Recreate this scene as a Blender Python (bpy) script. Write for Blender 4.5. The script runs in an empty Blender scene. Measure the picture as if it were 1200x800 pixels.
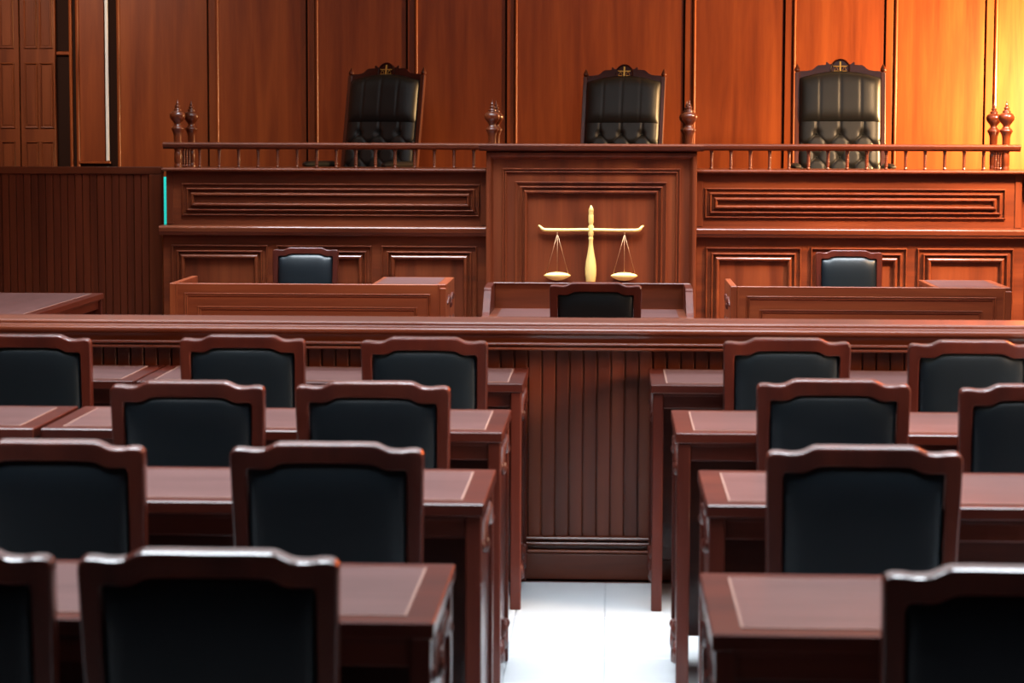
import bpy, math, random
from math import sin, cos, pi, radians, atan, sqrt
from mathutils import Vector, Matrix
random.seed(4)
S = bpy.context.scene
COL = S.collection

# ------------------------------------------------------------------ camera
cam_d = bpy.data.cameras.new('camera')
cam = bpy.data.objects.new('camera', cam_d); COL.objects.link(cam)
cam_d.sensor_width = 36; cam_d.lens = 2700 / 1200 * 36
yaw, pitch, roll = atan(.0428), atan(240 / 2700.), .003
fw = Vector((-sin(yaw) * cos(pitch), cos(yaw) * cos(pitch), -sin(pitch)))
rt = Vector((cos(yaw), sin(yaw), 0)); up = rt.cross(fw)
r2 = rt * cos(roll) + up * sin(roll); u2 = up * cos(roll) - rt * sin(roll)
M = Matrix((r2, u2, -fw)).transposed().to_4x4(); M.translation = (0, 0, 1.6)
cam.matrix_world = M
cam_d.dof.use_dof = True; cam_d.dof.focus_distance = 13.0; cam_d.dof.aperture_fstop = 6.2
cam_d.clip_end = 100
S.camera = cam

# ------------------------------------------------------------------ world, lights, exposure
w = bpy.data.worlds.new('world'); S.world = w; w.use_nodes = True
w.node_tree.nodes['Background'].inputs[0].default_value = (.75, .85, 1, 1)
w.node_tree.nodes['Background'].inputs[1].default_value = .35
S.view_settings.view_transform = 'Standard'; S.view_settings.look = 'None'
S.view_settings.gamma = 1; S.view_settings.use_curve_mapping = False
S.view_settings.exposure = 0.0

def area(name, loc, size, power, color, target=None, shape='RECTANGLE', spread=180):
    d = bpy.data.lights.new(name, 'AREA'); d.shape = shape
    d.size = size[0]; d.size_y = size[1]; d.energy = power; d.color = color; d.spread = radians(spread)
    o = bpy.data.objects.new(name, d); COL.objects.link(o); o.location = loc
    if target is not None:
        o.rotation_euler = (Vector(target) - Vector(loc)).to_track_quat('-Z', 'Y').to_euler()
    return o

COOL = (.84, .92, 1.0)
for (x, y, p, sp) in [(-1.7, 4.3, 54, 75), (1.7, 4.3, 58, 75), (0, 5.0, 44, 75), (-1.8, 6.3, 52, 75), (1.8, 6.3, 56, 75), (0, 6.6, 52, 75), (-1.8, 7.9, 36, 75), (1.8, 7.9, 36, 75),
                      (-1.9, 10.6, 105, 100), (0.0, 10.5, 70, 100), (1.9, 10.6, 125, 100), (-1.9, 13.8, 100, 84), (0.0, 13.4, 115, 84), (1.9, 13.8, 115, 84)]:
    area('ceiling_lamp', (x, y, 3.95), (1.8, .9), p, COOL, spread=sp)
for y, p in ((9.9, 80), (12.6, 70), (15.2, 14)):      # added fill lights under the ceiling: sheen on chair tops, soft ambient
    area('ceiling_fill', (0, y, 4.05), (8, 1.5), p, (.95, .97, 1.0))
# warm wall lamps on the right-hand side, outside the picture
area('warm_wall_lamp', (4.15, 17.4, 1.95), (.25, .25), 720, (1.0, .60, .26), (3.3, 18.3, 1.80), spread=178)
area('warm_side_lamp', (4.2, 13.2, 3.9), (.5, .5), 175, (1.0, .62, .32), (2.3, 15.2, .9), spread=62)
area('door_lamp', (-4.6, 15.6, 3.95), (.8, .5), 28, (1.0, .84, .68), (-4.6, 18.3, 1.8), spread=90)
area('warm_hall_lamp', (5.4, 6.0, 2.6), (2.0, 2.0), 130, (1.0, .68, .45), (-.8, 7.7, .7), spread=62)

# ------------------------------------------------------------------ materials
def nodes(name):
    m = bpy.data.materials.new(name); m.use_nodes = True
    nt = m.node_tree; return m, nt, nt.nodes['Principled BSDF']

def wood(name, dark, mid, light, grain='Z', rough=.42, coat=.38, coat_rough=.13, var=.0, fine=.16, spec=.25):
    m, nt, b = nodes(name)
    N = nt.nodes; L = nt.links
    tc = N.new('ShaderNodeTexCoord'); mp = N.new('ShaderNodeMapping')
    sc = {'X': (1.1, 16, 16), 'Y': (16, 1.1, 16), 'Z': (16, 16, 1.1)}[grain]
    mp.inputs['Scale'].default_value = sc
    oi = N.new('ShaderNodeObjectInfo')
    add = N.new('ShaderNodeVectorMath'); add.operation = 'ADD'
    mul = N.new('ShaderNodeVectorMath'); mul.operation = 'SCALE'; mul.inputs[3].default_value = 3.7
    cx = N.new('ShaderNodeCombineXYZ')
    for i in range(3): L.new(oi.outputs['Random'], cx.inputs[i])
    L.new(cx.outputs[0], mul.inputs[0]); L.new(tc.outputs['Object'], add.inputs[0]); L.new(mul.outputs[0], add.inputs[1])
    L.new(add.outputs[0], mp.inputs[0])
    n1 = N.new('ShaderNodeTexNoise'); n1.inputs['Scale'].default_value = .55; n1.inputs['Detail'].default_value = 3; n1.inputs['Distortion'].default_value = .5
    n2 = N.new('ShaderNodeTexNoise'); n2.inputs['Scale'].default_value = 5; n2.inputs['Detail'].default_value = 4
    L.new(mp.outputs[0], n1.inputs['Vector']); L.new(mp.outputs[0], n2.inputs['Vector'])
    mx = N.new('ShaderNodeMix'); mx.data_type = 'FLOAT'; mx.inputs[0].default_value = fine
    L.new(n1.outputs[0], mx.inputs[2]); L.new(n2.outputs[0], mx.inputs[3])
    cr = N.new('ShaderNodeValToRGB'); e = cr.color_ramp.elements
    e[0].position = .30; e[0].color = (*dark, 1); e[1].position = .72; e[1].color = (*light, 1)
    k = e.new(.5); k.color = (*mid, 1)
    L.new(mx.outputs[0], cr.inputs[0])
    hs = N.new('ShaderNodeHueSaturation')
    ma = N.new('ShaderNodeMapRange'); ma.inputs[3].default_value = 1 - var; ma.inputs[4].default_value = 1 + var
    L.new(oi.outputs['Random'], ma.inputs[0]); L.new(ma.outputs[0], hs.inputs['Value'])
    L.new(cr.outputs[0], hs.inputs['Color']); L.new(hs.outputs[0], b.inputs['Base Color'])
    b.inputs['Roughness'].default_value = rough; b.inputs['Specular IOR Level'].default_value = spec
    b.inputs['Coat Weight'].default_value = coat; b.inputs['Coat Roughness'].default_value = coat_rough
    bp = N.new('ShaderNodeBump'); bp.inputs['Strength'].default_value = .03; bp.inputs['Distance'].default_value = .001
    L.new(n2.outputs[0], bp.inputs['Height']); L.new(bp.outputs[0], b.inputs['Normal'])
    return m

def plain(name, col, rough=.5, metal=0., coat=0., bump=0., bscale=200, emit=None, spec=.5):
    m, nt, b = nodes(name)
    N = nt.nodes; L = nt.links
    tc = N.new('ShaderNodeTexCoord'); n = N.new('ShaderNodeTexNoise'); n.inputs['Scale'].default_value = bscale; n.inputs['Detail'].default_value = 2
    L.new(tc.outputs['Object'], n.inputs['Vector'])
    mx = N.new('ShaderNodeMix'); mx.data_type = 'RGBA'; mx.inputs[6].default_value = (*[c * .88 for c in col], 1); mx.inputs[7].default_value = (*[min(1, c * 1.1) for c in col], 1)
    L.new(n.outputs[0], mx.inputs[0]); L.new(mx.outputs[2], b.inputs['Base Color'])
    b.inputs['Roughness'].default_value = rough; b.inputs['Metallic'].default_value = metal
    b.inputs['Coat Weight'].default_value = coat; b.inputs['Coat Roughness'].default_value = .2
    b.inputs['Specular IOR Level'].default_value = spec
    if bump:
        bp = N.new('ShaderNodeBump'); bp.inputs['Strength'].default_value = bump; bp.inputs['Distance'].default_value = .001
        L.new(n.outputs[0], bp.inputs['Height']); L.new(bp.outputs[0], b.inputs['Normal'])
    if emit:
        b.inputs['Emission Color'].default_value = (*emit[0], 1); b.inputs['Emission Strength'].default_value = emit[1]
    return m

WD, WM, WL = (.062, .0118, .0042), (.112, .0230, .0072), (.165, .039, .0118)
W = {g: wood('wood_' + g, WD, WM, WL, g) for g in 'XYZ'}
WALLW = wood('wall_veneer', (.140, .0265, .0062), (.212, .0455, .0102), (.285, .070, .0155), 'Z', rough=.42, coat=.25, coat_rough=.25, var=.05)
BOARD = wood('board_wood', WD, (.105, .020, .0070), (.145, .031, .010), 'Z', var=.14, rough=.42, coat=.25)
D1, D2, D3 = (.030, .0042, .0022), (.056, .0084, .0040), (.084, .0145, .0063)
DW = {g: wood('desk_wood_' + g, D1, D2, D3, g, rough=.40, coat=.3, coat_rough=.10, spec=.18) for g in 'XYZ'}
CW = wood('chair_wood', D1, D2, D3, 'Z', rough=.34, coat=.7, coat_rough=.16, spec=.35)
DOORW = wood('door_wood', (.09, .020, .0065), (.135, .032, .0095), (.18, .046, .014), 'Z', rough=.4, coat=.3)
INLAY = wood('desk_inlay', (.075, .034, .032), (.110, .052, .048), (.155, .076, .070), 'X', rough=.33, coat=.5, coat_rough=.2, fine=.5)
LINE = plain('inlay_line', (.24, .13, .10), .4, coat=.2)
CARVE = wood('carving_wood', D1, D2, D3, 'Y', rough=.5, coat=.15, coat_rough=.3)
LEATHER = plain('black_leather', (.0045, .0078, .0105), .40, spec=.26, coat=.0, bump=.25, bscale=320)
LEATHER2 = plain('judge_leather', (.016, .017, .016), .42, coat=.0, spec=.5, bump=.2, bscale=260)
GOLD = plain('pale_gold', (.84, .62, .21), .36, metal=.3, coat=.2)
GOLD2 = plain('emblem_gold', (.85, .50, .10), .35, metal=.5)
CHAIN = plain('chain_brass', (.45, .28, .16), .4, metal=.7)
TILE = plain('white_tile', (.55, .575, .59), .16, coat=.3, bscale=3)
GROUT = plain('grout', (.30, .31, .32), .8)
REARW = plain('dark_rear_wall', (.10, .07, .05), .8)  # rear wall out of view, toned dark to keep its bounce off the wood
CEIL = plain('ceiling_paint', (.32, .32, .33), .9)
DARKW = plain('shadow_wood', (.02, .007, .004), .8, spec=.1)
TW = wood('turned_wood', WD, WM, WL, 'Z', rough=.3, coat=1.0, coat_rough=.06)
CL = {g: wood('clerk_wood_' + g, (.105, .019, .0062), (.175, .035, .0105), (.24, .054, .016), g, rough=.40, coat=.25, coat_rough=.15) for g in 'XYZ'}
TEAL = plain('teal_glow', (.02, .5, .42), .4, emit=((.03, .75, .62), .75))
METAL = plain('pale_paint', (.75, .76, .76), .5)

# ------------------------------------------------------------------ mesh helpers
class MB:
    def __init__(s): s.v = []; s.f = []; s.sm = []
    def add(s, vs, fs, smooth=False):
        n = len(s.v); s.v += [tuple(p) for p in vs]; s.f += [tuple(i + n for i in f) for f in fs]; s.sm += [smooth] * len(fs); return s
    def box(s, x0, x1, y0, y1, z0, z1, c=0.003):
        if x1 < x0: x0, x1 = x1, x0
        if y1 < y0: y0, y1 = y1, y0
        c = min(c, (x1 - x0) * .3, (y1 - y0) * .3, (z1 - z0) * .3)
        if c <= 0:
            vs = [(x, y, z) for x in (x0, x1) for y in (y0, y1) for z in (z0, z1)]
            return s.add(vs, [(0, 1, 3, 2), (4, 6, 7, 5), (0, 4, 5, 1), (2, 3, 7, 6), (0, 2, 6, 4), (1, 5, 7, 3)])
        vs = []; idx = {}
        X = (x0, x1); Y = (y0, y1); Z = (z0, z1)
        for i in (0, 1):
            for j in (0, 1):
                for k in (0, 1):
                    sx, sy, sz = (1 if i == 0 else -1), (1 if j == 0 else -1), (1 if k == 0 else -1)
                    for a in range(3):
                        p = [X[i] + sx * c, Y[j] + sy * c, Z[k] + sz * c]
                        p[a] = (X[i], Y[j], Z[k])[a]
                        idx[i, j, k, a] = len(vs); vs.append(p)
        fs = []
        g = idx
        for a in range(3):
            for e in (0, 1):
                def key(u, v):
                    t = [0, 0, 0]; t[a] = e; t[(a + 1) % 3] = u; t[(a + 2) % 3] = v; return (*t, a)
                q = [g[key(0, 0)], g[key(1, 0)], g[key(1, 1)], g[key(0, 1)]]
                fs.append(q if e else q[::-1])
        for a in range(3):          # edges along axis a
            b1, b2 = (a + 1) % 3, (a + 2) % 3
            for u in (0, 1):
                for v in (0, 1):
                    def kk(e, ax):
                        t = [0, 0, 0]; t[a] = e; t[b1] = u; t[b2] = v; return g[(*t, ax)]
                    q = [kk(0, b1), kk(1, b1), kk(1, b2), kk(0, b2)]
                    fs.append(q if (u == v) else q[::-1])
        for i in (0, 1):
            for j in (0, 1):
                for k in (0, 1):
                    q = [g[i, j, k, 0], g[i, j, k, 1], g[i, j, k, 2]]
                    fs.append(q if (i + j + k) % 2 else q[::-1])
        return s.add(vs, fs)
    def nest(s, x0, x1, z0, z1, y, prof):
        """mitred rectangular moulding facing -Y; prof = [(inset, proud)]"""
        vs = []; n = len(prof)
        for t, d in prof:
            vs += [(x0 + t, y - d, z0 + t), (x1 - t, y - d, z0 + t), (x1 - t, y - d, z1 - t), (x0 + t, y - d, z1 - t)]
        fs = []
        for i in range(n - 1):
            for k in range(4):
                a, b = i * 4 + k, i * 4 + (k + 1) % 4
                fs.append((a, b, b + 4, a + 4))
        return s.add(vs, fs)
    def extr(s, prof, x0, x1, cap=True):
        """profile of (y, z) points, closed, extruded along X"""
        n = len(prof)
        vs = [(x0, y, z) for y, z in prof] + [(x1, y, z) for y, z in prof]
        fs = [(i, (i + 1) % n, n + (i + 1) % n, n + i) for i in range(n)]
        if cap: fs += [tuple(range(n))[::-1], tuple(range(n, 2 * n))]
        return s.add(vs, fs)
    def extr_y(s, prof, y0, y1):
        n = len(prof)
        vs = [(x, y0, z) for x, z in prof] + [(x, y1, z) for x, z in prof]
        fs = [(i, (i + 1) % n, n + (i + 1) % n, n + i) for i in range(n)] + [tuple(range(n))[::-1], tuple(range(n, 2 * n))]
        return s.add(vs, fs)
    def lathe(s, prof, cx=0, cy=0, cz=0, seg=16, sy=1.0):
        vs = []; n = len(prof)
        for r, z in prof:
            for k in range(seg):
                a = 2 * pi * k / seg; vs.append((cx + r * cos(a), cy + sy * r * sin(a), cz + z))
        fs = []
        for i in range(n - 1):
            for k in range(seg):
                k2 = (k + 1) % seg; fs.append((i * seg + k, i * seg + k2, (i + 1) * seg + k2, (i + 1) * seg + k))
        s.add(vs, fs, True)
        return s
    def tube(s, pts, r, seg=8):
        pts = [Vector(p) for p in pts]; rr = r if isinstance(r, (list, tuple)) else [r] * len(pts)
        vs = []
        for i, p in enumerate(pts):
            t = (pts[min(i + 1, len(pts) - 1)] - pts[max(i - 1, 0)]).normalized()
            a = t.cross(Vector((0, 1, 0)));
            if a.length < .2: a = t.cross(Vector((1, 0, 0)))
            a.normalize(); b = t.cross(a)
            for k in range(seg):
                th = 2 * pi * k / seg; vs.append(p + (a * cos(th) + b * sin(th)) * rr[i])
        fs = []
        for i in range(len(pts) - 1):
            for k in range(seg):
                k2 = (k + 1) % seg; fs.append((i * seg + k, i * seg + k2, (i + 1) * seg + k2, (i + 1) * seg + k))
        fs += [tuple(range(seg))[::-1], tuple(range((len(pts) - 1) * seg, len(pts) * seg))]
        return s.add(vs, fs, True)
    def grid(s, fn, nu, nv, smooth=True):
        vs = [fn(i / nu, j / nv) for j in range(nv + 1) for i in range(nu + 1)]
        fs = [(j * (nu + 1) + i, j * (nu + 1) + i + 1, (j + 1) * (nu + 1) + i + 1, (j + 1) * (nu + 1) + i) for j in range(nv) for i in range(nu)]
        return s.add(vs, fs, smooth)
    def mesh(s, name, mat):
        me = bpy.data.meshes.new(name); me.from_pydata(s.v, [], s.f)
        me.polygons.foreach_set('use_smooth', s.sm); me.materials.append(mat); me.update(); return me
    def build(s, name, mat, parent=None, loc=(0, 0, 0)):
        return link(name, s.mesh(name, mat), parent, loc)

def link(name, me, parent=None, loc=(0, 0, 0)):
    o = bpy.data.objects.new(name, me); COL.objects.link(o)
    if parent: o.parent = parent
    o.location = loc
    return o

def thing(name, label, cat, loc=(0, 0, 0), rz=0, group=None):
    o = bpy.data.objects.new(name, None); COL.objects.link(o)
    o.empty_display_size = .1
    o.location = loc; o.rotation_euler = (0, 0, rz); o['label'] = label; o['category'] = cat
    if group: o['group'] = group
    return o

kids = {}
def copy_tree(src, loc=None, rz=None, label=None, parent=None, scale=None):
    c = src.copy(); COL.objects.link(c)
    if parent is not None: c.parent = parent
    if loc is not None: c.location = loc
    if rz is not None: c.rotation_euler = (0, 0, rz)
    if scale: c.scale = (scale,) * 3
    if label: c['label'] = label
    for k in list(src.children): copy_tree(k, parent=c)
    return c

def structure(o):
    o['kind'] = 'structure'; return o

# ------------------------------------------------------------------ room shell
XL, XR, YB, YR, HC = -6.0, 6.0, 18.3, -2.0, 4.1
DARKFLOOR = plain('unseen_dark_floor', (.12, .05, .04), .9, bump=.3)  # invented dark covering for the unseen floor, cuts bounce light on the wood
fl = structure(MB().box(XL, XR, YR, YB + .1, -.2, -.008, 0).build('floor', DARKFLOOR))
MB().box(-3.32, 3.30, 2.78, 8.22, -.009, -.006, 0).build('grout_bed', GROUT, fl)
tile = MB().box(0.002, .298, .001, .599, -.010, 0, .0012).mesh('tile', TILE)
for i in range(-11, 11):
    for j in range(3, 12):
        link('tile', tile, fl, (-.012 + i * .3, 1.0 + j * .6, 0))
structure(MB().box(XL, XR, YR, YB, HC, HC + .1, 0).build('ceiling', CEIL))
structure(MB().box(XL - .15, XL, YR, YB, -.1, HC, 0).build('wall_left', WALLW))
structure(MB().box(XR, XR + .15, YR, YB, -.1, HC, 0).build('wall_right', WALLW))
structure(MB().box(XL, XR, YR - .15, YR, -.1, HC, 0).build('wall_rear', REARW))
wb = structure(MB().box(XL, XR, YB, YB + .15, -.1, HC, 0).build('wall_back', DARKW))
# veneer panels, battens and beads of the back wall
ZB0, ZB1 = .70, HC
edges = [(-3.921, -3.21), (-3.131, -2.422), (-2.337, -1.628), (-1.547, -.843), (-.759, .557), (.644, 1.34), (1.427, 2.125), (2.22, 2.905), (2.997, 3.70), (3.78, 4.48), (4.56, 5.27)]
bead = MB(); bead.extr_y([(0, 0), (.018, 0), (.018, .1), (0, .1)], 0, 1)
def vbead(wd, y, z0, z1, proud):
    m = MB(); n = 6
    pr = [(-wd / 2, 0)] + [(-wd / 2 * cos(pi * k / n), -proud * (.35 + .65 * sin(pi * k / n))) for k in range(n + 1)] + [(wd / 2, 0)]
    vs = [(x, yy, z0) for x, yy in pr] + [(x, yy, z1) for x, yy in pr]; q = len(pr)
    m.add(vs, [(i, i + 1, q + i + 1, q + i) for i in range(q - 1)], False); return m
bead_me = vbead(.028, 0, ZB0, ZB1, .028).mesh('bead', WALLW)
for (a, b) in edges:
    x0 = a + .014
    MB().box(x0, b, -.012, 0, ZB0, ZB1, .003).build('panel', WALLW, wb, (0, YB, 0))
    link('bead', bead_me, wb, (a, YB, 0))
    MB().box(b + .014, b + .070, -.020, 0, ZB0, ZB1, .003).build('batten', WALLW, wb, (0, YB, 0))
# plain veneer return at the far left with a pale vertical strip
MB().box(-4.235, -4.035, -.012, 0, 1.395, ZB1, .003).build('panel', WALLW, wb, (0, YB, 0))
link('bead', bead_me, wb, (-4.25, YB, 0)); link('bead', bead_me, wb, (-4.303, YB, 0))
MB().box(-4.245, -3.99, -.035, 0, 1.375, 1.395, .004).build('sill', WALLW, wb, (0, YB, 0))
o = MB().box(-4.024, -4.000, -.03, 0, 1.397, ZB1, .003).build('edge_strip', METAL, wb, (0, YB, 0)); o['label'] = 'pale grey vertical edge strip'
MB().box(-4.42, -4.31, -.03, 0, 2.235, 2.262, .006).build('rail', WALLW, wb, (0, YB, 0))

# folding panelled door far left
dr = structure(bpy.data.objects.new('door_1', None)); COL.objects.link(dr); dr.location = (-4.8, YB - .02, 0)
def door_leaf(xa, xb, cols):
    leaf = MB().box(xa + .002, xb - .002, -.05, .0, .70, HC - .1, .004).build('door_leaf', DOORW, dr)
    pr = [(0, 0), (0, .008), (.005, .013), (.011, .010), (.014, .002), (.016, -.004), (.022, -.004), (.026, .004)]
    for (c0, c1) in cols:
        for (z0, z1) in [(2.285, 3.05), (1.655, 2.172), (1.0, 1.552), (3.15, 3.9)]:
            MB().nest(c0, c1, z0, z1, -.05, pr).build('panel_moulding', DOORW, leaf)
            MB().box(c0 + .024, c1 - .024, -.0545, -.05, z0 + .024, z1 - .024, .002).build('panel', DOORW, leaf)
door_leaf(.102, .385, [(.138, .246), (.262, .370)])
door_leaf(-.185, .098, [(-.16, -.075), (-.058, .058)])
door_leaf(-.475, -.188, [(-.45, -.34), (-.32, -.21)])

# ------------------------------------------------------------------ barrier across the room
BY = 8.285     # face of the boards
bar = thing('courtroom_barrier', 'long waist-high dark wood barrier with vertical boards and moulded cap across the room', 'barrier', (0, BY, 0))
BX0, BX1 = -3.543, 3.507
MB().box(BX0, BX1, .02, .10, 0, .86, .002).build('core', W['X'], bar)
board = MB().extr_y([(.001, 0), (.0475, 0), (.0475, .1), (.001, .1)], 0, .02)
bd = MB()
pf = [(.0008, .02), (.0008, .001), (.0018, .0), (.0420, .0), (.0465, .0052), (.0465, .02)]
vs = [(x, y, .10) for x, y in pf] + [(x, y, .845) for x, y in pf]; q = len(pf)
bd.add(vs, [(i, i + 1, q + i + 1, q + i) for i in range(q - 1)] + [tuple(range(q, 2 * q))])
board_me = bd.mesh('board', BOARD)
n = int(round((BX1 - BX0) / .05))
for i in range(n): link('board', board_me, bar, (BX0 + i * .05, 0, 0))
def rnd(y, z, r, a0, a1, n=5):
    return [(y + r * cos(radians(a0 + (a1 - a0) * k / n)), z + r * sin(radians(a0 + (a1 - a0) * k / n))) for k in range(n + 1)]
cap = [(.15, .892), (.15, .93)] + rnd(.14, .930, .010, 0, 90, 3) + [(-.085, .940)] + rnd(-.085, .930, .010, 90, 200, 5) + [(-.098, .922), (-.100, .921)] + rnd(-.098, .909, .011, 100, 250, 5) + [(-.090, .893), (-.06, .892)]
MB().extr(cap, BX0, BX1).build('cap_rail', W['X'], bar)
MB().extr([(.12, .892), (-.078, .892), (-.074, .882), (-.070, .872), (-.068, .867), (-.068, .866), (.12, .866)], BX0, BX1).build('cove', W['X'], bar)
MB().extr([(.05, .866), (-.082, .866)] + rnd(-.086, .8615, .0055, 90, 270, 5) + [(-.075, .856), (-.070, .850)] + rnd(-.080, .8445, .0055, 90, 270, 5) + [(.05, .839)], BX0, BX1).build('upper_bead', W['X'], bar)
MB().extr([(.02, .154)] + rnd(-.018, .1475, .0065, 90, 270, 5) + [(-.006, .141), (-.006, .136)] + rnd(-.024, .130, .006, 90, 270, 5) + [(-.008, .124), (-.008, .108)] + rnd(-.030, .102, .006, 90, 200, 5) + [(-.03, .094), (.02, .094)], BX0, BX1).build('lower_bead', W['X'], bar)
MB().box(BX0, BX1, -.034, .11, 0, .096, .004).build('plinth', W['X'], bar)

# ------------------------------------------------------------------ chairs
def outline(h):
    out = [(0, h), (.07, h + .0005), (.104, h), (.114, h - .003), (.124, h - .008), (.134, h - .0125), (.146, h - .0145), (.162, h - .0145), (.180, h - .012), (.196, h - .012), (.204, h - .015), (.209, h - .022), (.210, h - .035), (.2085, h - .12), (.205, h - .30), (.200, 0.0), (.10, .0), (0, .0)]
    inn = [(0, h - .042), (.065, h - .042), (.096, h - .043), (.106, h - .046), (.115, h - .051), (.124, h - .055), (.134, h - .057), (.145, h - .057), (.156, h - .056), (.166, h - .056), (.170, h - .057), (.172, h - .060), (.174, h - .070), (.173, h - .15), (.171, h - .30), (.168, .06), (.09, .06), (0, .06)]
    o = out + [(-x, z) for x, z in out[-2:0:-1]]; i = inn + [(-x, z) for x, z in inn[-2:0:-1]]
    return o, i
TILT = radians(7); BZ, BYO, HB = .42, -.19, .524
def tl(x, y, s):       # back-plane coordinates -> chair
    return (x, BYO - s * sin(TILT) + y * cos(TILT), BZ + s * cos(TILT) + y * sin(TILT))
def make_chair():
    t = thing('courtroom_chair', '-', 'chair')
    o, i = outline(HB); n = len(o); m = MB(); sec = []
    th = .019
    for (ox, oz), (ix, iz) in zip(o, i):
        L = math.hypot(ix - ox, iz - oz); dx, dz = (ix - ox) / L, (iz - oz) / L
        sec.append([(ox, -th + .006, oz), (ox + dx * .002, -th + .002, oz + dz * .002), (ox + dx * .006, -th, oz + dz * .006), (ix - dx * .004, -th, iz - dz * .004), (ix, -th + .004, iz),
                    (ix, th - .004, iz), (ix - dx * .004, th, iz - dz * .004), (ox + dx * .006, th, oz + dz * .006), (ox + dx * .002, th - .004, oz + dz * .002), (ox, th - .006, oz)])
    vs = [tl(*p) for s_ in sec for p in s_]; k = 10
    fs = [(a * k + j, a * k + (j + 1) % k, ((a + 1) % n) * k + (j + 1) % k, ((a + 1) % n) * k + j) for a in range(n) for j in range(k)]
    m.add(vs, fs); m.build('back_frame', CW, t)
    # padded leather in the frame, bulging on both faces
    def topz(x):
        ax = abs(x); P = i[:12]
        for (xa, za), (xb, zb) in zip(P, P[1:]):
            if ax <= xb: return za + (zb - za) * (ax - xa) / max(1e-6, xb - xa)
        return HB - .060
    c = MB()
    for sgn, amp in ((-1, .027), (1, .044)):
        def fn(u, v):
            uu = 2 * u - 1; hw = .1735 - .004 * (1 - v)
            x = hw * (1 - (1 - abs(uu)) ** 1.6) * (1 if uu > 0 else -1)
            vv = 2 * v - 1; vq = (1 - (1 - abs(vv)) ** 1.6) * (1 if vv > 0 else -1) * .5 + .5
            z = .058 + (topz(x) - .058) * vq
            b = (max(0, 1 - (x / hw) ** 8)) ** .5 * (max(0, 1 - (2 * vq - 1) ** 5 if vq > .5 else 1 - (2 * vq - 1) ** 8)) ** .5
            b *= .86 + .14 * cos(x / hw * pi / 2)
            y = sgn * (.004 + amp * b)
            return tl(x, y, z)
        g = MB().grid(fn, 22, 22)
        if sgn > 0: g.f = [f[::-1] for f in g.f]
        c.add(g.v, g.f, True)
    c.build('back_cushion', LEATHER, t)
    # seat
    MB().box(-.205, .205, -.20, .215, .375, .425, .006).build('seat_frame', DW['X'], t)
    def sf(u, v):
        x = (2 * u - 1); y = (2 * v - 1)
        b = (max(0, 1 - x ** 6)) ** .5 * (max(0, 1 - y ** 6)) ** .5
        return (x * .195, .01 + y * .195, .425 + .045 * b)
    MB().grid(sf, 14, 14).build('seat', LEATHER, t)
    for sx in (-1, 1):
        MB().extr([(.18, .375), (.215, .375), (.212, 0), (.188, 0)], sx * .165, sx * .20).build('leg', DW['Z'], t) if sx > 0 else MB().extr([(.18, .375), (.215, .375), (.212, 0), (.188, 0)], -.20, -.165).build('leg', DW['Z'], t)
        x0 = min(sx * .165, sx * .20)
        MB().extr([(-.208, .44), (-.172, .44), (-.195, 0), (-.225, 0)], x0, x0 + .035).build('leg', DW['Z'], t)
        MB().box(x0 + .008, x0 + .026, -.19, .19, .16, .19, .003).build('stretcher', DW['Y'], t)
    return t

RX, RY = .25, .0
chairs = [
 (-1.93, 7.80, 0, 1, 'chair cut by the left frame edge, nearest the barrier in the left block'),
 (-1.222, 7.84, 0, 1, 'middle one of the three chairs against the barrier in the left block'),
 (-.612, 7.80, 0, 1, 'chair beside the aisle in the left block row nearest the barrier'),
 (-1.140, 6.40, 0, 1, 'outer chair of the two at the left block desk, second row from the barrier'),
 (-.640, 6.42, 0, 1, 'aisle-side chair at the left block desk, second row from the barrier'),
 (-1.216, 5.17, 0, 1, 'chair at left frame edge, third row from the barrier, only its right part visible'),
 (-.610, 5.17, 0, 1, 'chair in left block third row from the barrier, directly behind the desk end'),
 (-1.10, 3.87, 0, 1, 'blurred nearest chair cut off by the bottom left corner of the photo'),
 (-.640, 3.87, 0, 1, 'large blurred chair at bottom left, whole top rail in view, nearest row'),
 (.583, 7.86, 0, 1, 'aisle-side chair in the right block row nearest the barrier'),
 (1.185, 7.82, 0, 1, 'chair at right frame edge in the row nearest the barrier'),
 (.612, 6.56, 0, 1, 'aisle-side chair in the right block, second row from the barrier'),
 (1.150, 6.47, 0, 1, 'chair cut by right frame edge, second row from the barrier'),
 (.547, 5.19, 0, 1, 'large chair in right block third row, wide black leather back fully visible'),
 (.634, 3.80, 0, 1, 'blurred nearest chair at the bottom right corner of the photo'),
]
proto = make_chair()
for k, (x, y, rz, s, lab) in enumerate(chairs):
    lab = 'red-brown wood and black leather ' + lab
    if len(lab.split()) > 16: lab = lab.replace('red-brown wood and black leather ', 'leather ')
    if len(lab.split()) > 16: lab = lab.replace('leather ', '')
    if k == 0:
        proto.location = (x, y, 0); proto['label'] = lab; proto['group'] = 'chairs of the public seats'
    else:
        c = copy_tree(proto, (x, y, 0), rz, lab)
c = copy_tree(proto, (-.068, 10.735, 0), 0, 'black leather chair facing the small desk below the golden scales'); c['group'] = 'chairs beyond the barrier'
c = copy_tree(proto, (-1.885, 13.93, 0), pi, 'shiny blue-black leather chair behind the left panelled desk, facing the viewer', scale=.97); c['group'] = 'chairs beyond the barrier'
c = copy_tree(proto, (1.455, 13.93, 0), pi, 'shiny grey leather chair behind the right panelled desk, facing the viewer', scale=.97); c['group'] = 'chairs beyond the barrier'

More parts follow.
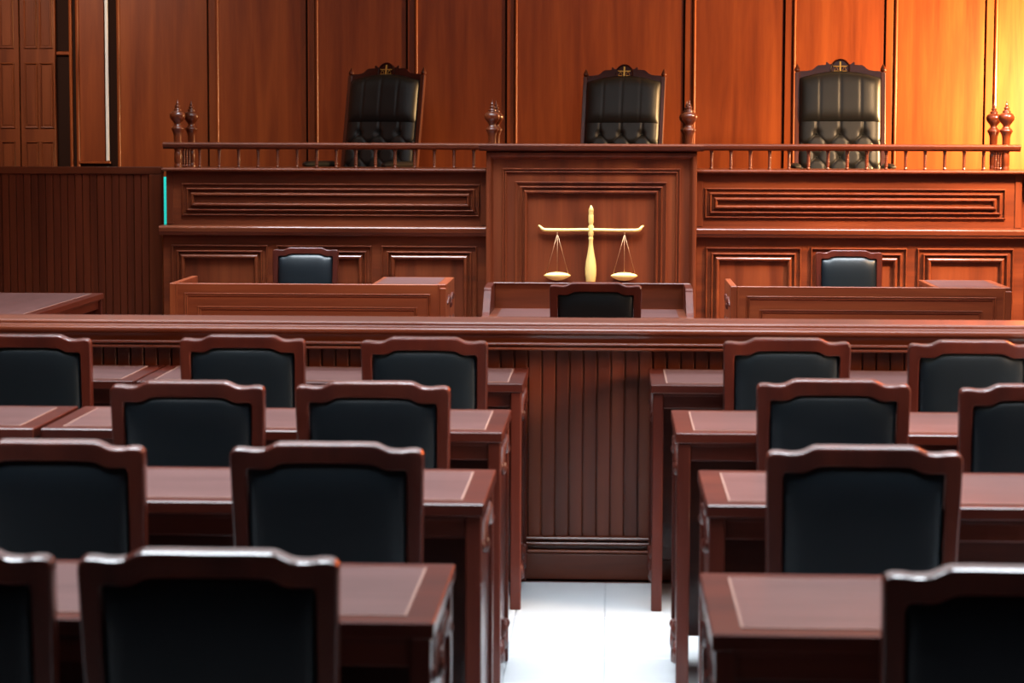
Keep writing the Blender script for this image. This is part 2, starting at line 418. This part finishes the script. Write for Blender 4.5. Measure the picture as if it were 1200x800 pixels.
# ------------------------------------------------------------------ public desks
def side_carving(x, d, sx, parent, mat):
    """carved relief on a desk end: scrolled arch with pendant, mirrored near the floor"""
    for (zc, s) in ((.668, 1), (.125, -1)):
        m = MB()
        for e in (-1, 1):
            pts = []
            for k in range(11):
                a = k / 10
                pts.append((x, e * (.03 + .15 * a), zc + s * (.045 * sin(pi * min(1, a * 1.15)) - .01 * a)))
            m.tube(pts, [.006 + .008 * sin(pi * k / 10) for k in range(11)], 7)
            m.lathe([(0, -.016), (.010, -.012), (.014, 0), (.010, .012), (0, .016)], x, e * .195, zc - s * .004, 8)
        m.lathe([(0, -.028), (.008, -.022), (.014, -.006), (.011, .008), (.005, .016), (.009, .022), (0, .028)], x, 0, zc - s * .03, 8)
        m.build('carving', mat, parent)

def make_desk(L=1.312, D=.55, name='public_desk', H=.773, ends=(-1, 1)):
    t = thing(name, '-', 'desk')
    hx, hy = L / 2, D / 2
    top = MB().box(-hx, hx, -hy, hy, H - .030, H - .0012, .0025).build('top', DW['X'], t)
    b = .056
    MB().box(-hx + b, hx - b, -hy + b, hy - b, H - .004, H, .0004).build('top_inlay', INLAY, t)['label'] = 'dull purple-brown inlaid writing panel'
    l = MB(); lw = .0045
    for (x0, x1, y0, y1) in ((-hx + b - lw, hx - b + lw, -hy + b - lw, -hy + b), (-hx + b - lw, hx - b + lw, hy - b, hy - b + lw), (-hx + b - lw, -hx + b, -hy + b, hy - b), (hx - b, hx - b + lw, -hy + b, hy - b)):
        l.box(x0, x1, y0, y1, H - .004, H + .0004, 0)
    l.build('inlay_line', LINE, t)['label'] = 'thin pale inlay line'
    g = .006; lg = .036
    for sx in (-1, 1):
        for sy in (-1, 1):
            cx, cy = sx * (hx - g - lg / 2), sy * (hy - g - lg / 2)
            MB().box(cx - lg / 2, cx + lg / 2, cy - lg / 2, cy + lg / 2, 0, H - .030, .003).build('leg', DW['Z'], t)
    MB().box(-hx + g + lg, hx - g - lg, -hy + .020, -hy + .040, H - .083, H - .038, .003).build('apron', DW['X'], t)
    MB().box(-hx + g + lg, hx - g - lg, -hy + .012, -hy + .045, H - .040, H - .030, .001).build('apron_bead', DW['X'], t)
    MB().box(-hx + g + lg, hx - g - lg, hy - .045, hy - .022, .083, H - .03, .003).build('modesty_panel', DW['X'], t)
    MB().box(-hx + g + lg, hx - g - lg, -hy + .04, hy - .046, H - .083, H - .075, .001).build('shelf', DW['X'], t)
    for sx in (-1, 1):
        x0, x1 = sorted((sx * (hx - .034), sx * (hx - .016)))
        sp = MB().box(x0, x1, -hy + g + lg, hy - g - lg, .05, H - .03, .002).build('side_panel', DW['Z'], t)
        if sx in ends: side_carving(sx * (hx - .012), D, sx, sp, CARVE)
    return t

desks = [
 (-.292, 7.975, -1, 'left block desk against the barrier, its right end at the aisle'),
 (-1.612, 7.975, -1, 'desk against the barrier at far left, left of the seam'),
 (-.300, 6.695, -1, 'left block desk at the aisle, second row from the barrier'),
 (-1.632, 6.695, -1, 'second-row desk at far left frame edge, left of the seam'),
 (-.283, 5.425, -1, 'left block desk at the aisle, third row from the barrier'),
 (-.298, 4.145, -1, 'nearest blurred desk at the bottom left, end glinting white'),
 (.138, 7.975, 1, 'right block desk against the barrier, its left leg at the aisle'),
 (.186, 6.715, 1, 'right block desk at the aisle, second row from the barrier'),
 (.221, 5.445, 1, 'right block desk at the aisle, third row from the barrier'),
 (.173, 4.080, 1, 'nearest blurred desk at the bottom right with pinkish top'),
]
dproto = make_desk()
for k, (xe, y, sd, lab) in enumerate(desks):
    x = xe + sd * .656
    lab = 'red-brown ' + lab
    if k == 0:
        dproto.location = (x, y, 0); dproto['label'] = lab; dproto['group'] = 'desks of the public seats'
    else: copy_tree(dproto, (x, y, 0), 0, lab)

# side table beyond the barrier, far left, long axis front to back
lt = make_desk(1.75, .90, 'side_table')
lt.location = (-3.12, 11.145, 0); lt.rotation_euler = (0, 0, pi / 2)
lt['label'] = 'low dark table at far left beyond the barrier, end towards the partition'; lt['category'] = 'table'

# ------------------------------------------------------------------ clerks' desks
DP = [(0, 0), (0, .005), (.003, .009), (.008, .007), (.010, .001), (.013, .007), (.018, .005), (.020, -.001), (.021, -.003)]
def clerk_desk(x0, x1, ytop, mirror, label):
    # mirror False: pedestal top at the right end, as on both desks
    t = thing('clerk_desk', label, 'desk', ((x0 + x1) / 2, 13.205, 0), 0, 'panelled desks below the bench')
    hx = (x1 - x0) / 2; H = .773; yf = -.355; yb = .355
    MB().box(-hx + .035, hx - .035, yf + .004, yf + .028, .0, H, .003).build('front_panel', CL['X'], t)
    MB().box(-hx, -hx + .035, yf, yb, 0, H, .003).build('side_panel', CL['Z'], t)
    sp = MB().box(hx - .035, hx, yf, yb, 0, H - .02, .003).build('side_panel', CL['Z'], t)
    m = MB()
    m.nest(-hx + .085, hx - .085, .08, H - .053, yf + .004, DP)
    m.nest(-hx + .160, hx - .160, .15, H - .128, yf + .004, DP); m.build('panel_moulding', CL['X'], t)
    for xa in (-hx + .036, hx - .046):
        MB().box(xa, xa + .010, yf + .001, yf + .006, 0, H - .001, .001).build('stile', CL['Z'], t)
    MB().box(hx - .42, hx, yf + .03, yb, H - .028, H - .001, .003).build('pedestal_top', CL['X'], t)
    MB().box(hx - .395, hx - .05, yf + .055, yb - .045, H - .002, H + .0005, 0).build('top_inlay', INLAY, t)
    MB().box(hx - .40, hx - .37, yf + .03, yb - .01, 0, H - .028, .003).build('pedestal_side', CL['Z'], t)
    MB().box(-hx + .035, hx - .40, yf + .03, yb - .03, .60, .625, .003).build('worktop', CL['X'], t)
    for k in range(3):
        d = MB().box(hx - .365, hx - .04, yb - .03, yb - .006, .08 + k * .215, .28 + k * .215, .003).build('drawer', CL['X'], t)
        MB().lathe([(0, -.008), (.012, -.006), (.014, 0), (.012, .006), (0, .008)], hx - .20, yb, .18 + k * .215, 10).build('knob', CHAIN, d)
    side = 1 if x1 < 0 else -1
    xs = side * (hx + .001)
    for (zc, s) in ((.655, 1), (.560, -1)):
        m = MB()
        for e in (-1, 1):
            m.tube([(xs, e * (.02 + .22 * a / 10), zc + s * (.035 * sin(pi * a / 10))) for a in range(11)], [.005 + .008 * sin(pi * k / 10) for k in range(11)], 7)
        m.lathe([(0, -.028), (.008, -.022), (.014, -.006), (.011, .008), (.005, .016), (0, .028)], xs, 0, zc - .01, 8)
        m.build('carving', CARVE, sp)
    return t
clerk_desk(-2.482, -.922, 0, False, 'panelled wooden desk with moulded front below the left bench')
clerk_desk(.670, 2.222, 0, False, 'panelled wooden desk with moulded front below the right bench')

# ------------------------------------------------------------------ small desk with raised gallery in the middle
wdk = thing('writing_desk', 'small desk with raised back and sloping white-glinting sides, below the golden scales', 'desk', (-.105, 10.86, 0))
H = .773
MB().box(-.490, .490, -.300, .29, H - .026, H - .001, .004).build('top', W['X'], wdk)
MB().box(-.42, .42, -.27, .235, H - .002, H, 0).build('top_inlay', INLAY, wdk)
MB().box(-.455, .455, .262, .285, 0, .897, .003).build('back_panel', W['X'], wdk)
MB().box(-.462, .490, .255, .292, .890, .897, .002).build('back_cap', W['X'], wdk)
for sx in (-1, 1):
    x0, x1 = sorted((sx * .490, sx * .457))
    prof = [(.29, 0), (.29, .895), (-.02, .893)] + [(-.02 - .03 * sin(radians(a)), .893 - .02 * (1 - cos(radians(a)))) for a in (30, 60, 80)] + [(-.175, .785), (-.21, H), (-.29, H - .004), (-.29, 0)]
    MB().extr(prof, x0, x1).build('side_panel', DW['Z'], wdk)
MB().box(-.457, .457, -.285, -.262, .66, H - .026, .003).build('apron', W['X'], wdk)

# ------------------------------------------------------------------ judges' bench
def bead_(t, w, h, base):
    return [(t, base)] + [(t + w * (1 - cos(pi * k / 7)) / 2, base + h * (.15 + .85 * sin(pi * k / 7))) for k in range(8)] + [(t + w, base)]
BP = [(0, 0)] + bead_(0, .012, .016, .0) + [(.014, .002), (.029, .002)] + bead_(.030, .016, .020, .002) + [(.048, .003), (.060, .003)] + bead_(.061, .025, .028, .003) + [(.090, .0)]
LP = [(0, 0)] + bead_(0, .012, .016, .0) + [(.014, .002), (.034, .002)] + bead_(.035, .015, .020, .002) + [(.052, .003), (.060, .003)] + bead_(.061, .030, .028, .003) + [(.093, .0)]
bal_prof = [(.009, 0), (.011, .006), (.011, .010), (.0065, .014), (.008, .022)]
z = .022
while z < .105:
    bal_prof += [(.0095, z + .004), (.0095, z + .008), (.0065, z + .012)]; z += .0125
bal_prof += [(.011, .112), (.011, .118), (.009, .124)]
bal_prof = [(r_ * 1.22, z_) for r_, z_ in bal_prof]
baluster_me = MB().lathe(bal_prof, seg=10).mesh('baluster', TW)
post_prof = [(.024, 0), (.024, .02), (.020, .026), (.024, .034), (.024, .10), (.020, .108), (.025, .118), (.025, .170)]
post_me = MB().lathe(post_prof, seg=18).mesh('newel_post', TW)
fin_prof = [(.0255, 0), (.026, .040), (.029, .058), (.036, .074), (.0425, .084), (.0435, .090), (.040, .096), (.030, .104), (.024, .112), (.022, .120), (.026, .128), (.038, .142), (.048, .156), (.0525, .170), (.051, .184), (.043, .196), (.031, .203), (.025, .206), (.0265, .212), (.026, .217), (.016, .222), (.0145, .228), (.019, .233), (.0175, .239), (.010, .243), (.0095, .248), (.012, .252), (.010, .257), (.006, .262), (.004, .274), (0, .287)]
fin_me = MB().lathe(fin_prof, seg=22).mesh('finial', TW)

def bench(x0, x1, lab, wx, lower, upper, balx, newels, mat):
    t = thing('judges_bench', lab, 'bench', (0, 15.2, 0), 0, 'two wings of the judges bench')
    # coordinates local: y = 0 is the rail plane
    MB().box(x0, x1, -.15, .12, 0, .962, .003).build('lower_body', mat['X'], t)
    MB().extr([(.10, .950), (-.175, .950)] + rnd(-.180, .962, .012, 270, 180, 3) + [(-.200, .975)] + rnd(-.188, .996, .016, 180, 90, 4) + [(-.02, 1.012), (.10, 1.012)], x0 - .018 * (x0 < 0), x1 + wx).build('cornice', mat['X'], t)
    MB().box(x0, x1, -.020, .60, .962, 1.372, .003).build('upper_body', mat['X'], t)
    MB().extr([(.62, 1.366), (-.055, 1.366)] + rnd(-.062, 1.378, .012, 250, 90, 6) + [(.62, 1.390)], x0 - .018 * (x0 < 0), x1 + wx).build('ledge', mat['X'], t)
    for (a, b) in lower:
        MB().nest(a, b, .12, .886, -.150, LP).build('panel_moulding', mat['X'], t)
        MB().box(a + .090, b - .090, -.1565, -.150, .21, .796, .002).build('panel', mat['Z'], t)
    a, b, za, zb = upper
    MB().nest(a, b, za, zb, -.020, BP).build('panel_moulding', mat['X'], t)
    MB().box(a + .086, b - .086, -.030, -.020, za + .086, zb - .086, .002).build('panel', mat['X'], t)
    # stiles with mitred joints
    MB().box(x0 + .002, x0 + .045, -.026, -.02, 1.015, 1.366, .002).build('stile', mat['Z'], t)
    MB().box(x1 - .045, x1 - .002, -.026, -.02, 1.015, 1.366, .002).build('stile', mat['Z'], t)
    # rail
    ra, rb = balx[2], balx[3]
    MB().extr([(.035, 1.520)] + rnd(.028, 1.545, .012, 0, 90, 3) + [(-.028, 1.557)] + rnd(-.034, 1.543, .013, 90, 200, 4) + [(-.04, 1.524), (-.02, 1.512), (.025, 1.512)], ra, rb).build('top_rail', mat['X'], t)
    for k in range(15):
        link('baluster', baluster_me, t, (balx[0] + k * (balx[1] - balx[0]) / 14, 0, 1.390))
    for nx in newels:
        for ny in (0, .5):
            p = link('newel_post', post_me, t, (nx, ny, 1.390)); link('finial', fin_me, p, (0, 0, .168))
        for k in range(1, 5):
            link('baluster', baluster_me, t, (nx, k * .1, 1.390))
        MB().box(nx - .022, nx + .022, .02, .52, 1.512, 1.545, .006).build('side_rail', mat['Y'], t)
    return t
bl = bench(-2.945, -.812, 'left wing of the judges bench, dark panels, spindle rail and turned finials', 0, [(-2.889, -2.251), (-2.194, -1.564), (-1.503, -.873)], (-2.841, -.866, 1.073, 1.287), (-2.724, -.907, -2.962, -.765), (-2.869, -.785), W)
br = bench(.556, 2.676, 'right wing of the judges bench, glowing orange, spindle rail and turned finials', .16, [(.617, 1.238), (1.298, 1.921), (1.987, 2.608)], (.613, 2.571, 1.071, 1.269), (.656, 2.427, .488, 2.659), (.508, 2.569), W)
# dark end panel beside the right wing
ep = thing('end_partition', 'plain dark wood end panel at the right frame edge beside the bench', 'partition', (2.95, 15.6, 0))
MB().box(-.27, .9, -.30, -.26, 0, 1.366, .003).build('panel', W['Z'], ep)
MB().box(-.27, -.21, -.315, -.30, 0, 1.366, .003).build('stile', W['Z'], ep)

# platform behind
pl = structure(MB().box(XL, XR, 15.85, YB, 0, .70, 0).build('floor_platform', W['X']))

# ------------------------------------------------------------------ podium
pd = thing('podium', 'tall central panelled podium between the bench wings, carrying the golden scales', 'podium', (-.13, 14.9, 0))
px0, px1 = -.677, .680
MB().box(px0, px1, 0, .25, 0, 1.512, .003).build('body', W['Z'], pd)
MB().nest(px0, px1, .03, 1.500, 0, [(0, 0), (0, .026), (.004, .030), (.020, .030), (.028, .027), (.036, .018), (.041, .006), (.046, .0)]).build('outer_frame', W['Z'], pd)
MB().nest(px0 + .103, px1 - .105, .25, 1.398, 0, [(0, 0), (0, .012), (.004, .017), (.010, .015), (.013, .004), (.018, .004), (.020, .012), (.025, .013), (.029, .006), (.032, .0)]).build('inner_frame', W['Z'], pd)
MB().nest(px0 + .188, px1 - .190, .33, 1.312, 0, [(0, 0), (0, .012), (.004, .017), (.010, .015), (.013, .004), (.029, .004), (.031, .016), (.036, .022), (.042, .018), (.045, .006), (.055, .006), (.058, .022), (.065, .032), (.072, .030), (.077, .018), (.080, .006), (.082, .0)]).build('panel_moulding', W['Z'], pd)
MB().box(px0 + .262, px1 - .264, -.006, .0, .41, 1.236, .002).build('panel', W['Z'], pd)
MB().extr([(.25, 1.508), (-.045, 1.508), (-.062, 1.516), (-.072, 1.528)] + rnd(-.068, 1.543, .012, 200, 90, 4) + [(.25, 1.555)], px0 - .044, px1 + .040).build('cap', W['X'], pd)

# ------------------------------------------------------------------ golden scales
sc = thing('scales_of_justice', 'golden balance scales relief mounted on the central podium front', 'emblem', (-.129, 14.868, .60))
cp = [(.0, -.06), (.05, -.055), (.05, -.04), (.022, -.03), (.02, .045), (.030, .07), (.036, .11), (.037, .15), (.032, .20), (.022, .25), (.015, .30), (.013, .335), (.016, .345), (.016, .352), (.012, .357), (.017, .365), (.019, .375), (.019, .425), (.013, .433), (.014, .44), (.017, .455), (.016, .50), (.013, .505), (.017, .510), (.013, .516), (.017, .522), (.015, .538), (.008, .552), (0, .562)]
MB().lathe(cp, 0, 0, 0, 16, .8).build('column', GOLD, sc)
bp_ = [(-.338, .008, .428), (-.33, 0, .425), (-.318, 0, .410), (-.305, 0, .402), (-.285, 0, .400), (-.15, 0, .400), (-.04, 0, .402), (.04, 0, .402), (.15, 0, .400), (.285, 0, .400), (.305, 0, .402), (.318, 0, .410), (.33, 0, .425), (.338, .008, .428)]
MB().tube(bp_, [.006, .008, .011, .0125, .012, .011, .012, .012, .011, .012, .0125, .011, .008, .006], 10).build('beam', GOLD, sc)
for sx in (-1, 1):
    cx = sx * .216
    MB().lathe([(0, .0), (.004, .002), (.0055, .01), (.0035, .018), (0, .02)], cx, -.002, .372, 8).build('hook', CHAIN, sc)
    for (dx, dy) in ((-.07, .0), (0, -.016), (.07, .0)):
        MB().tube([(cx, -.002, .376), (cx + dx, dy, .122)], .0017, 5).build('cord', CHAIN, sc)
    pp = [(0, .074), (.03, .077), (.055, .085), (.075, .096), (.087, .106), (.086, .110), (.07, .119), (.04, .127), (0, .131)]
    MB().lathe(pp, cx, 0, 0, 24, .25).build('pan', GOLD, sc)

# ------------------------------------------------------------------ judges' armchairs
def judge_chair():
    t = thing('judge_armchair', '-', 'armchair')
    # local: origin on platform, faces -Y (towards the public); platform z = .70, back top about 1.40 above it
    TA = radians(11); sn, cs = sin(TA), cos(TA)
    def q(x, y, s): return (x, .20 + s * sn + y * cs, .46 + s * cs - y * sn)
    def conv(m): m.v = [q(*p) for p in m.v]; return m
    HT = .96
    for sx in (-1, 1):
        p = conv(MB().box(sx * .305 - .017, sx * .305 + .017, -.018, .018, -.10, HT - .06, .004)).build('back_post', W['Z'], t)
        conv(MB().lathe([(.012, 0), (.013, .006), (.020, .012), (.021, .02), (.017, .034), (.008, .052), (0, .068)], sx * .305, 0, HT - .062, 12)).build('finial', W['Z'], p)
    # crest rail
    h = [(0, .030), (.05, .028), (.062, .018), (.075, .016), (.095, .034), (.102, .030), (.100, .012), (.155, .010), (.172, .0), (.185, -.014), (.205, -.026), (.24, -.032), (.288, -.034)]
    top = [(x, HT + z_ - .02) for x, z_ in h]
    up_ = [(-x, z_) for x, z_ in top[::-1]] + top[1:]
    m = MB(); N = len(up_)
    vs = []
    for (x, z_) in up_:
        zb_ = HT - .13
        vs += [(x, -.014, z_), (x, .014, z_), (x, .014, zb_), (x, -.014, zb_)]
    fs = []
    for a in range(N - 1):
        for j in range(4): fs.append((a * 4 + j, a * 4 + (j + 1) % 4, a * 4 + 4 + (j + 1) % 4, a * 4 + 4 + j))
    conv(m.add(vs, fs)).build('crest_rail', DW['X'], t)
    # round medallion
    m = MB(); seg = 28; rings = [(.070, 0), (.070, -.022), (.066, -.028), (.060, -.026), (.057, -.018), (0.0, -.018)]
    vs = [(r * cos(2 * pi * k / seg), y, HT - .035 + r * sin(2 * pi * k / seg)) for r, y in rings for k in range(seg)]
    fs = [(i * seg + k, i * seg + (k + 1) % seg, (i + 1) * seg + (k + 1) % seg, (i + 1) * seg + k) for i in range(5) for k in range(seg)]
    md = conv(m.add(vs, fs)).build('medallion', DW['X'], t)
    zc = HT - .035
    g = MB().box(-.006, .006, -.028, -.018, zc - .050, zc + .050, .001)
    g.box(-.046, .046, -.027, -.019, zc + .011, zc + .018, .001)
    for sx in (-1, 1):
        cx = sx * .029
        g.tube([(cx, -.024, zc + .012), (cx - .015, -.024, zc - .016)], .0016, 5); g.tube([(cx, -.024, zc + .012), (cx + .015, -.024, zc - .016)], .0016, 5)
        g.box(cx - .017, cx + .017, -.028, -.019, zc - .026, zc - .018, .003)
        g.tube([(sx * .046, -.023, zc + .014), (sx * .052, -.023, zc + .020)], .0016, 5)
    conv(g).build('emblem', GOLD2, md)
    conv(MB().box(-.288, .288, -.010, .030, -.08, HT - .075, .006)).build('back_board', LEATHER2, t)
    # fluted headrest
    def ht(x):
        ax = abs(x) / .285
        return HT - .085 + .030 * max(0, cos(min(1, ax) * pi * .62)) - .018 * ax ** 6
    def hf(u, v):
        uu = 2 * u - 1; x = .287 * (1 - (1 - abs(uu)) ** 1.3) * (1 if uu >= 0 else -1)
        zb_, zt = .515, ht(x)
        vv = 2 * v - 1; vq = (1 - (1 - abs(vv)) ** 1.9) * (1 if vv >= 0 else -1)
        z_ = zb_ + (zt - zb_) * (vq * .5 + .5)
        ends = max(0, 1 - abs(x / .288) ** 7) ** .5; vb = max(0, 1 - abs(vq) ** 5) ** .5
        c4 = (x / .287 * 2) % 1.0; fl_ = min(c4, 1 - c4)
        y = -.012 - .080 * ends * vb * (.93 + .07 * min(1, fl_ * 9) ** .6)
        return (x, y, z_)
    conv(MB().grid(hf, 72, 24)).build('headrest', LEATHER2, t)
    # buttoned back
    btn = [(bx * .165 + (.0825 if r % 2 else 0), .445 - r * .085) for r in range(5) for bx in range(-2, 2 + 1)]
    btn = [b_ for b_ in btn if abs(b_[0]) < .26]
    def bf(u, v):
        x = (2 * u - 1) * .287; z_ = .0 + .53 * v
        ends = max(0, 1 - abs(x / .288) ** 8) ** .5
        if z_ < .445:
            p = (x / .165 + (z_ - .445) / .17); r_ = (x / .165 - (z_ - .445) / .17)
            e = min(min(p % 1, 1 - p % 1), min(r_ % 1, 1 - r_ % 1))
        else:
            p = (x / .165) % 1; e = min(p, 1 - p)
        dm = sum(math.exp(-((x - bx) ** 2 + (z_ - bz) ** 2) / .0006) for bx, bz in btn)
        y = -.008 - .058 * ends + .008 * math.exp(-(e / .06) ** 2) + .020 * min(1, dm)
        return (x, min(y, -.006), z_)
    bb = conv(MB().grid(bf, 90, 80)).build('buttoned_back', LEATHER2, t)
    bm_ = MB().lathe([(0, -.006), (.006, -.004), (.008, 0), (.006, .004), (0, .006)], 0, 0, 0, 8).mesh('button', LEATHER2)
    for (bx, bz) in btn: link('button', bm_, bb, q(bx, -.043, bz))
    # seat and arms
    def sf(u, v):
        x = (2 * u - 1); y = (2 * v - 1)
        b = (max(0, 1 - x ** 6)) ** .5 * (max(0, 1 - y ** 6)) ** .5
        return (x * .28, -.08 + y * .28, .40 + .08 * b)
    MB().grid(sf, 16, 16).build('seat', LEATHER2, t)
    MB().box(-.29, .29, -.36, .20, .34, .41, .008).build('seat_frame', W['X'], t)
    for sx in (-1, 1):
        x0, x1 = sorted((sx * .29, sx * .36))
        def af(u, v):
            a = 2 * pi * u; y = -.34 + .50 * v
            e = max(0, 1 - abs(2 * v - 1) ** 10) ** .5
            return ((x0 + x1) / 2 + .042 * cos(a) * e, y, .675 + (.026 * sin(a)) * e)
        MB().grid(lambda u, v: af(1 - u, v), 12, 16).build('arm_pad', LEATHER2, t)
        xc = (x0 + x1) / 2
        MB().extr([(-.28, .65), (-.24, .65), (-.20, .36), (-.25, .36)], xc - .018, xc + .018).build('arm_support', W['Z'], t)
        MB().extr([(.10, .65), (.14, .65), (.12, .36), (.07, .36)], xc - .018, xc + .018).build('arm_support', W['Z'], t)
    MB().lathe([(.03, .06), (.03, .34), (.05, .345)], 0, -.08, 0, 14).build('pedestal', W['Z'], t)
    for k in range(5):
        a = 2 * pi * k / 5 + .3
        MB().tube([(0, -.08, .10), (.16 * cos(a), -.08 + .16 * sin(a), .075), (.29 * cos(a), -.08 + .29 * sin(a), .02)], [.03, .025, .020], 8).build('base_foot', W['X'], t)
    return t
jc = judge_chair()
jc.scale = (1.025,) * 3; jc.location = (1.655, 16.75, .70); jc.rotation_euler = (0, 0, radians(-3))
jc['label'] = 'black tufted leather judge armchair at the right, brownish in warm light'; jc['group'] = 'judges armchairs behind the bench'
copy_tree(jc, (-1.835, 17.15, .715), radians(-21), scale=1.0, label='black leather judge armchair behind the left bench rail, turned slightly')
copy_tree(jc, (.02, 17.45, .715), radians(-12), scale=1.0, label='black leather judge armchair behind the podium, half hidden, middle of three')

# ------------------------------------------------------------------ boarded partition left of the bench
pt = thing('boarded_partition', 'dark vertical-board partition at far left beside the bench', 'partition', (-3.02, 15.42, 0))
MB().box(-1.9, 0, .02, .06, 0, 1.37, .002).build('core', W['X'], pt)
vs = [(x, y, 0) for x, y in pf] + [(x, y, 1.345) for x, y in pf]; b2 = MB()
b2.add(vs, [(i, i + 1, q + i + 1, q + i) for i in range(q - 1)])
b2m = b2.mesh('board', BOARD)
for i in range(36):
    x = -.09 - .05 * (i + 1)
    link('board', b2m, pt, (x, 0, 0))
MB().box(-1.9, 0.0, -.012, .07, 1.340, 1.390, .004).build('cap_rail', W['X'], pt)
MB().box(-.088, 0, -.012, .02, 0, 1.339, .004).build('stile', W['Z'], pt)
# teal lit strip seen in the gap between partition and bench
ts = MB().box(-.012, .012, 0, .01, 0, 1.32, .001).build('light_strip', TEAL); ts.location = (-3.036, 15.62, 0)
ts['label'] = 'thin glowing teal strip in the gap between left partition and bench'; ts['category'] = 'light'
